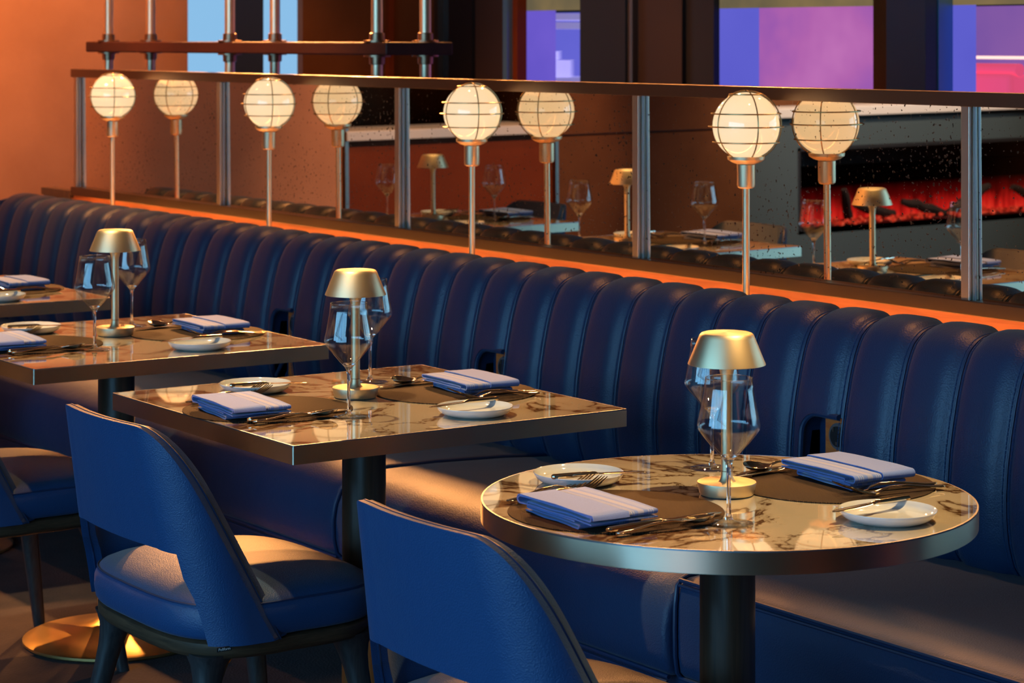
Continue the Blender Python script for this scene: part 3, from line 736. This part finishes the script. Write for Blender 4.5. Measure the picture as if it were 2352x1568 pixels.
def make_napkin():
    # a linen square folded zigzag, with a wrapped flap over half of its top
    def sheet(path, y0, y1, th=.0011, ny=10, wav=0.0, seed=0):
        r = random.Random(seed)
        P = []
        for (x, z) in path: P.append(Vector((x, 0, z)))
        rings = []
        ph = r.uniform(0, 6)
        for j in range(ny + 1):
            y = y0 + (y1 - y0) * j / ny
            up, dn = [], []
            for k, p in enumerate(P):
                a = P[max(0, k - 1)]; b = P[min(len(P) - 1, k + 1)]
                d = (b - a).normalized(); n = Vector((-d.z, 0, d.x))
                w = wav * sin(ph + 38 * p.x + 52 * y + .6 * k)
                up.append((p.x + n.x * th, y + .0012 * sin(60 * p.x + ph), p.z + n.z * th + w))
                dn.append((p.x - n.x * th, y + .0012 * sin(60 * p.x + ph), p.z - n.z * th + w))
            rings.append(up + dn[::-1])
        return loft(rings)
    def fold(x, z0, z1, s, n=6):
        zc, r = (z0 + z1) / 2, (z1 - z0) / 2
        return [(x + s * r * sin(pi * k / n) * 1.15, zc - r * cos(pi * k / n)) for k in range(n + 1)]
    def run(x0, x1, z0, z1, n=8, bow=0.0): return [(x0 + (x1 - x0) * k / n, z0 + (z1 - z0) * k / n + bow * sin(pi * k / n)) for k in range(n + 1)]
    low = run(-.092, .070, .0016, .0016) + fold(.070, .0016, .0062, 1)[1:] + run(.070, -.086, .0062, .0064)[1:] + fold(-.086, .0064, .0098, -1)[1:] + run(-.086, .060, .0098, .0104)[1:]
    top = run(.060, -.075, .0145, .0150) + fold(-.075, .0150, .0185, -1, 4)[1:] + run(-.075, .096, .0185, .0172, 8, .0006)[1:] + fold(.096, .0172, .0228, 1)[1:] + run(.096, -.096, .0228, .0245, 10, .0010)[1:] + fold(-.096, .0145, .0245, -1)[::-1][1:] + run(-.096, .10, .0145, .0122, 8, .0008)[1:]
    flap = run(.1000, -.098, .0252, .0268, 10, .0012) + fold(-.098, .0148, .0268, -1)[::-1][1:]
    g = join(xform(sheet(low, -.060, .052, wav=.0005, seed=1), Matrix.Rotation(radians(-3.5), 4, 'Z')), sheet(top, -.0635, .0625, wav=.0005, seed=2),
             sheet([(.1035, .018)] + [(.1025, .0225), (.1005, .0248)] + flap, -.0645, .004, .0009, 8, .0004, 3))
    return mk('napkin', g, 'napkin', None, ang=50)

PR = {'lamp': Proto(make_table_lamp), 'glass': Proto(make_wine_glass), 'plate': Proto(make_plate), 'mat': Proto(make_placemat), 'spoon': Proto(make_spoon),
      'knife': Proto(make_knife), 'bk': Proto(lambda: make_knife(.172, 'butter_knife')), 'fork': Proto(make_fork), 'napkin': Proto(make_napkin)}
TZ = .7502
def place_setting(c, nm, back, sq):
    side = 'banquette side' if back else 'chair side'
    s = -1 if back else 1
    jr = random.Random(hash((round(c[0], 2), back)) % 1000)
    def at(x, y, z): return (c[0] + s * x, c[1] + s * y, TZ + z)
    rz0 = pi if back else 0
    def seg(key, a, b, z, label, cat, group, rx=0, ry=0):   # a: handle end, b: tip, in the diner's own axes
        ang = atan2(b[1] - a[1], b[0] - a[0]) - pi / 2
        return PR[key].place(at(a[0], a[1], z), ang + rz0, label, cat, group, rx=rx, ry=ry)
    PR['mat'].place(at(-.010, -.220, 0), rz0 + .2, 'round woven brown placemat, %s, %s' % (side, nm), 'placemat', 'woven placemats')
    if not back:
        PR['napkin'].place(at(.010, -.290, .0024), rz0 + radians(-2 + jr.uniform(-2, 2)), 'folded blue striped napkin, %s, %s' % (side, nm), 'napkin', 'folded blue napkins')
        seg('knife', (.124, -.337), (.110, -.100), .0024, 'table knife beside the spoon, %s, %s' % (side, nm), 'knife', 'table knives')
        seg('spoon', (.148, -.337), (.152, -.150), .0024, 'dessert spoon right of the knife, %s, %s' % (side, nm), 'spoon', 'dessert spoons', rx=0, ry=-.16)
        seg('fork', (-.128, -.331), (-.160, -.135), .0024, 'inner fork next to the napkin, %s, %s' % (side, nm), 'fork', 'forks')
        seg('fork', (-.150, -.333), (-.190, -.140), .0024, 'outer fork away from the napkin, %s, %s' % (side, nm), 'fork', 'forks')
        PR['plate'].place(at(-.242, -.125, 0), 0, 'small white bread plate, %s, %s' % (side, nm), 'plate', 'bread plates')
        seg('bk', (-.215, -.200), (-.172, -.034), .0164, 'butter knife laid on the bread plate, %s, %s' % (side, nm), 'knife', 'butter knives')
        PR['glass'].place(at(.163, -.132, 0), .3, 'wine glass in front of the lamp, %s, %s' % (side, nm), 'glass', 'wine glasses')
    else:
        PR['napkin'].place(at(.002, -.262, .0024), rz0 + radians(-4 + jr.uniform(-2, 2)), 'folded blue striped napkin, %s, %s' % (side, nm), 'napkin', 'folded blue napkins')
        seg('knife', (.128, -.335), (.108, -.100), .0024, 'table knife beside the spoon, %s, %s' % (side, nm), 'knife', 'table knives')
        seg('spoon', (.160, -.335), (.135, -.150), .0024, 'dessert spoon beside the knife, %s, %s' % (side, nm), 'spoon', 'dessert spoons', rx=0, ry=-.16)
        seg('fork', (-.128, -.345), (-.098, -.155), .0024, 'inner fork next to the napkin, %s, %s' % (side, nm), 'fork', 'forks')
        seg('fork', (-.152, -.340), (-.135, -.150), .0024, 'outer fork away from the napkin, %s, %s' % (side, nm), 'fork', 'forks')
        PR['plate'].place(at(-.284, -.088, 0), 0, 'small white bread plate, %s, %s' % (side, nm), 'plate', 'bread plates')
        seg('bk', (-.248, -.168), (-.258, .004), .0164, 'butter knife laid on the bread plate, %s, %s' % (side, nm), 'knife', 'butter knives')
        PR['glass'].place(at(.215, -.143, 0), .8, 'wine glass behind the lamp, %s, %s' % (side, nm), 'glass', 'wine glasses')
LO = [(-.020, .015), (-.050, .009), (-.068, .028), (-.085, .025), (-.05, .025)]
for k, (kind, c, nm) in enumerate(TABS):
    PR['lamp'].place((c[0] + LO[k][0], c[1] + LO[k][1], TZ), .5 * k, 'small brass mushroom lamp on the ' + nm, 'lamp', 'brass table lamps')
    for back in (False, True): place_setting(c, nm, back, kind == 'S')

# ================================================================== chairs
def make_chair():
    t = thing('dining_chair', '', 'chair')
    z0, z1 = .385, .785
    def plan(z):
        q = (z - z0) / (z1 - z0)
        return .292 - .062 * q, -.205 - .075 * q, .105 - .01 * q      # half width, back line, corner radius
    def on(s, z, off=0):
        w, yb, r = plan(z); w -= off; yb += off; r = max(.02, r - off)
        sg = 1 if s >= 0 else -1; a = abs(s)
        flat = w - r; arc = r * pi / 2
        if a <= flat: return (sg * a, yb + .018 * (1 - (a / flat) ** 2) * -.6, z)
        if a <= flat + arc:
            th = (a - flat) / r; return (sg * (flat + r * sin(th)), yb + r - r * cos(th), z)
        return (sg * w, yb + r + (a - flat - arc), z)
    def s_of_y(y, z):       # arc length where the side reaches this y
        w, yb, r = plan(z); flat = w - r; arc = r * pi / 2
        if y >= yb + r: return flat + arc + y - yb - r
        q = max(0, min(1, (yb + r - y) / r)); return flat + r * math.acos(q)
    def yfront(z): return -.058 - .485 * (z - z0)
    Smax = s_of_y(yfront(z0), z0)
    tb = []
    for k in range(41):
        z = z0 + (z1 - z0) * k / 40; tb.append((s_of_y(yfront(z), z), z))
    tb.sort()
    stop = s_of_y(yfront(z1), z1)
    def zhi(s):
        a = abs(s); zz = lerp_table(tb, a) if a > tb[0][0] else z1
        d = a - (stop + .005); e = .062        # soft shoulder: blend of the flat top and the sloping edge
        if abs(d) < e:
            q = (d + e) / (2 * e); zend = lerp_table(tb, stop + .005 + e)
            zz = z1 + (zend - z1) * q * q
        return min(zz, z1)
    sa = s_of_y(-.178, z0)      # rear edge of the side strip at its foot
    def zlo(s):
        a = abs(s)
        if a >= sa: return z0
        # opening under the back: flat at .555 and sweeping down into the strip
        tab = [(0, .556), (.16, .556), (.22, .552), (sa - .115, .545), (sa - .065, .530), (sa - .035, .505), (sa - .018, .47), (sa - .008, .43), (sa, z0)]
        return lerp_table(tab, a)
    cols = []
    a = 0
    pos = [Smax * (1 - (1 - k / 46) ** 1.25) for k in range(47)]
    extra = [sa, sa - .004, sa - .008, sa - .013, sa - .018, sa - .026, sa - .035, sa - .05, sa - .065]
    pos = sorted(set([round(p, 5) for p in pos + extra]))
    ss = [-p for p in pos[::-1] if p > 0] + pos
    NV = 14
    def shell(o0, o1, inset):
        outer, inner = [], []
        for s in ss:
            lo, hi = zlo(s) + inset, max(zhi(s) - inset, zlo(s) + inset + .004)
            outer.append([on(s, lo + (hi - lo) * j / NV, o0) for j in range(NV + 1)])
            inner.append([on(s, lo + (hi - lo) * j / NV, o1) for j in range(NV + 1)])
        rings = [list(o) + list(i)[::-1] for o, i in zip(outer, inner)]
        return loft(rings)
    mk('backrest', shell(0, .011, 0), 'leather', t, ang=60, bev=.003, seg=2)
    mk('backrest_lining', shell(.0125, .0245, .002), 'leather', t, ang=60, bev=.003, seg=2)
    top = [on(s, zhi(s) - .001, .0118) for s in ss]
    bot = [on(s, zlo(s) + .001, .0118) for s in ss]
    mk('piping', tube(top, .0024, 6), 'piping', t)
    mk('piping', tube(bot, .0024, 6), 'piping', t)
    # seat: soft cushion, rounded in plan, crowned on top
    def outline(n=64, off=0.0, yo=0.0):
        out = []
        for k in range(n):
            a = 2 * pi * k / n; ca, sa_ = cos(a), sin(a)
            e = 2 / 3.6
            hw = .278 if sa_ < 0 else .272
            x = (abs(ca) ** e) * (1 if ca > 0 else -1) * (hw - off); y = (abs(sa_) ** e) * (1 if sa_ > 0 else -1) * (.222 - off)
            x *= 1 + .04 * y
            out.append((x, y + .005))
        return out
    rings = []
    for off, z in ((.02, .388), (.004, .390), (0, .396), (-.003, .415), (-.002, .436), (.003, .450), (.012, .460), (.03, .468), (.06, .474), (.10, .479), (.15, .482), (.2, .483)):
        rings.append([(x, y, z) for x, y in outline(64, off)])
    V, F = loft(rings)
    mk('seat_cushion', (V, F), 'leather', t, ang=0)
    mk('seat_welt', tube([(x, y, .4525) for x, y in outline(64, .0035)], .0022, 6, True), 'piping', t)
    # timber rail under the cushion, deeper in the middle of its section
    rr = []
    for off, z in ((.010, .3855), (.004, .382), (.004, .366), (.012, .354), (.04, .346), (.09, .344)):
        rr.append([(x, y, z) for x, y in outline(64, off)])
    mk('seat_frame', loft(rr), 'framewood', t, ang=50)
    # four legs: tapered, with a flared top that runs into the rail
    for sx in (-1, 1):
        for sy, (tx, ty, bx, by) in ((-1, (.196, -.142, .262, -.215)), (1, (.200, .150, .250, .212))):
            rings = []
            for z, w, d in ((.360, .050, .044), (.350, .042, .038), (.335, .033, .031), (.312, .0255, .026), (.285, .0215, .0225), (.25, .0195, .0205), (.12, .0165, .017), (.0, .013, .0135)):
                q = 1 - z / .366
                cx, cy = sx * (tx + (bx - tx) * q), ty + (by - ty) * q
                ring = []
                for k in range(16):
                    a = 2 * pi * k / 16; e = 2 / 3.2
                    ring.append((cx + (abs(cos(a)) ** e) * (1 if cos(a) > 0 else -1) * w, cy + (abs(sin(a)) ** e) * (1 if sin(a) > 0 else -1) * d, z))
                rings.append(ring)
            mk('leg', loft(rings), 'legwood', t, ang=50)
    # woven maker's tag on the right side of the rail
    tagm = mk('maker_tag', box(.2795, .2812, -.172, -.142, .3785, .3865), 'label_black', t, smooth=False)
    cu = bpy.data.curves.new('tag_text', 'FONT'); cu.body = 'Poliform'; cu.size = .0072; cu.extrude = .0001; cu.align_x = 'CENTER'
    to = bpy.data.objects.new('tmp', cu); COL.objects.link(to)
    dg = bpy.context.evaluated_depsgraph_get(); me = bpy.data.meshes.new_from_object(to.evaluated_get(dg))
    bpy.data.objects.remove(to); me.materials.clear(); me.materials.append(M['label_white'])
    lo = bpy.data.objects.new('tag_lettering', me); COL.objects.link(lo); lo.parent = tagm
    lo.rotation_euler = (pi / 2, 0, pi / 2); lo.location = (.2815, -.157, .3802)
    return t
pc = Proto(make_chair)
CH = [((-2.985, 2.135), 0, 'blue leather chair with its back to the camera, drawn up to the round table'),
      ((-4.135, 2.150), 0, 'blue leather chair at the square table next to the round one'),
      ((-5.385, 2.175), 0, 'blue leather chair at the second square table, cut by the left photo edge'),
      ((-6.80, 2.160), 0, 'blue leather chair reflected in the fourth mirror pane, at the third square table'),
      ((-8.20, 2.160), 0, 'blue leather chair reflected in the third mirror pane, at the farthest table')]
for (x, y), rz, lb in CH: pc.place((x, y, 0), rz, lb, 'chair', 'blue leather dining chairs')

# ================================================================== light
def spot(loc, target, power, size, col, blend=.5, rad=.03, name='spot_or_fill'):
    l = bpy.data.lights.new(name, 'SPOT'); l.energy = power; l.spot_size = radians(size); l.spot_blend = blend; l.color = col; l.shadow_soft_size = rad
    o = bpy.data.objects.new(name, l); COL.objects.link(o); o.location = loc
    o.rotation_euler = (Vector(target) - Vector(loc)).to_track_quat('-Z', 'Y').to_euler(); return o
WARM = (1.0, .67, .30)
AMB = (1.0, .39, .105)
spot((-2.55, 3.05, 3.0), (-2.95, 2.47, .75), 340, 30, WARM, .9)
spot((-4.55, 2.05, 3.0), (-4.17, 2.48, .75), 330, 30, WARM, .9)
spot((-5.85, 2.15, 3.0), (-5.42, 2.48, .75), 310, 29, WARM, .9)
spot((-7.10, 2.2, 3.0), (-6.75, 2.48, .75), 260, 34, WARM, .9)
spot((-8.3, 2.3, 3.0), (-8.05, 2.5, .75), 200, 40, WARM, .9)
# downlights over the aisle behind the screen, raking across it onto seats and tables
for q, pw in (((-8.8, 4.75, 2.50), 620), ((-8.2, 4.9, 2.6), 230), ((-6.6, 5.1, 2.7), 130), ((-5.0, 5.3, 2.95), 130)): spot(q, (q[0] + 3.4, 2.5, .5), pw, 64, AMB, .5)
spot((-7.5, 1.75, 2.9), (-5.48, 2.36, .04), 420, 15, AMB, .4)  # added narrow spot to brighten the gold table base
for x in (-4.15, -5.42, -2.93, -6.8): spot((x, 1.80, 3.0), (x, 2.06, .45), 160, 21, AMB, .5)
# wall washers on the copper plaster, and added spots that warm the banquette ridge
spot((-8.3, 3.55, 3.0), (-9.4, 4.30, 1.3), 330, 60, AMB, .4, .22)
spot((-8.0, 2.3, 3.0), (-9.4, 2.8, 1.1), 75, 56, AMB, .3)
for x in (-8.0, -7.0, -6.0, -5.0, -4.0, -3.0): spot((x, 3.70, 3.0), (x, 3.52, .9), 70, 40, AMB, .8)
spot((-7.8, 2.6, 3.0), (-7.8, 4.15, 1.55), 420, 60, AMB, .6, .22)  # added spot to lift the dark brass pipes
spot((-8.0, 4.9, 3.0), (-8.6, 5.9, 1.4), 40, 80, AMB, .6)  # added warmth for the brown wall past the screen
spot((-8.0, -1.0, 3.0), (-9.4, -1.4, 1.1), 420, 80, (1, .78, .62), .6)  # added fill for the fireplace wall and mantel
spot((1.2, 4.2, 3.0), (1.6, 6.0, 1.2), 420, 80, AMB, .6)  # added wash on the far wall, for warm reflections in the table rims
spot((3.2, 2.0, 3.0), (4.5, 2.2, 1.2), 300, 80, AMB, .6)  # matching added wash on the right wall
spot((-8.2, .6, 3.0), (-9.4, .5, .9), 70, 60, AMB, .6)  # added fill to brighten the brown panelled wall
spot((-6.9, 1.0, 3.0), (-9.4, 1.5, .95), 330, 40, (1, .62, .40), .6)  # added to light the counter's stone edge and red panel from the front
spot((-6.9, -1.2, 3.0), (-9.4, -1.3, 1.15), 160, 40, (.9, .9, 1), .6)  # added cool fill for the mantel's front face

wd = bpy.data.worlds.new('room_ambient'); S.world = wd; wd.use_nodes = True
wd.node_tree.nodes['Background'].inputs[0].default_value = (.10, .16, .30, 1); wd.node_tree.nodes['Background'].inputs[1].default_value = .05

# ================================================================== camera
cam = bpy.data.cameras.new('camera'); co = bpy.data.objects.new('camera', cam); COL.objects.link(co)
A = .599
cam.sensor_width = 36; cam.lens = 5399.3 / 2352 * 36; cam.shift_y = -(784 - 89.1) / 2352
co.location = (0, 0, 1.5); co.rotation_euler = (pi / 2, 0, pi / 2 - A)
cam.clip_start = .05; cam.clip_end = 60
cam.dof.use_dof = True; cam.dof.focus_distance = 4.3; cam.dof.aperture_fstop = 10
S.camera = co
S.view_settings.view_transform = 'Standard'; S.view_settings.look = 'None'; S.view_settings.gamma = 1
S.view_settings.use_curve_mapping = False; S.view_settings.exposure = 0.14
S.cycles.use_denoising = True
S.cycles.max_bounces = 12; S.cycles.diffuse_bounces = 3; S.cycles.glossy_bounces = 6; S.cycles.transmission_bounces = 10; S.cycles.transparent_max_bounces = 24
S.cycles.caustics_reflective = False; S.cycles.caustics_refractive = False
S.cycles.sample_clamp_indirect = 4.0
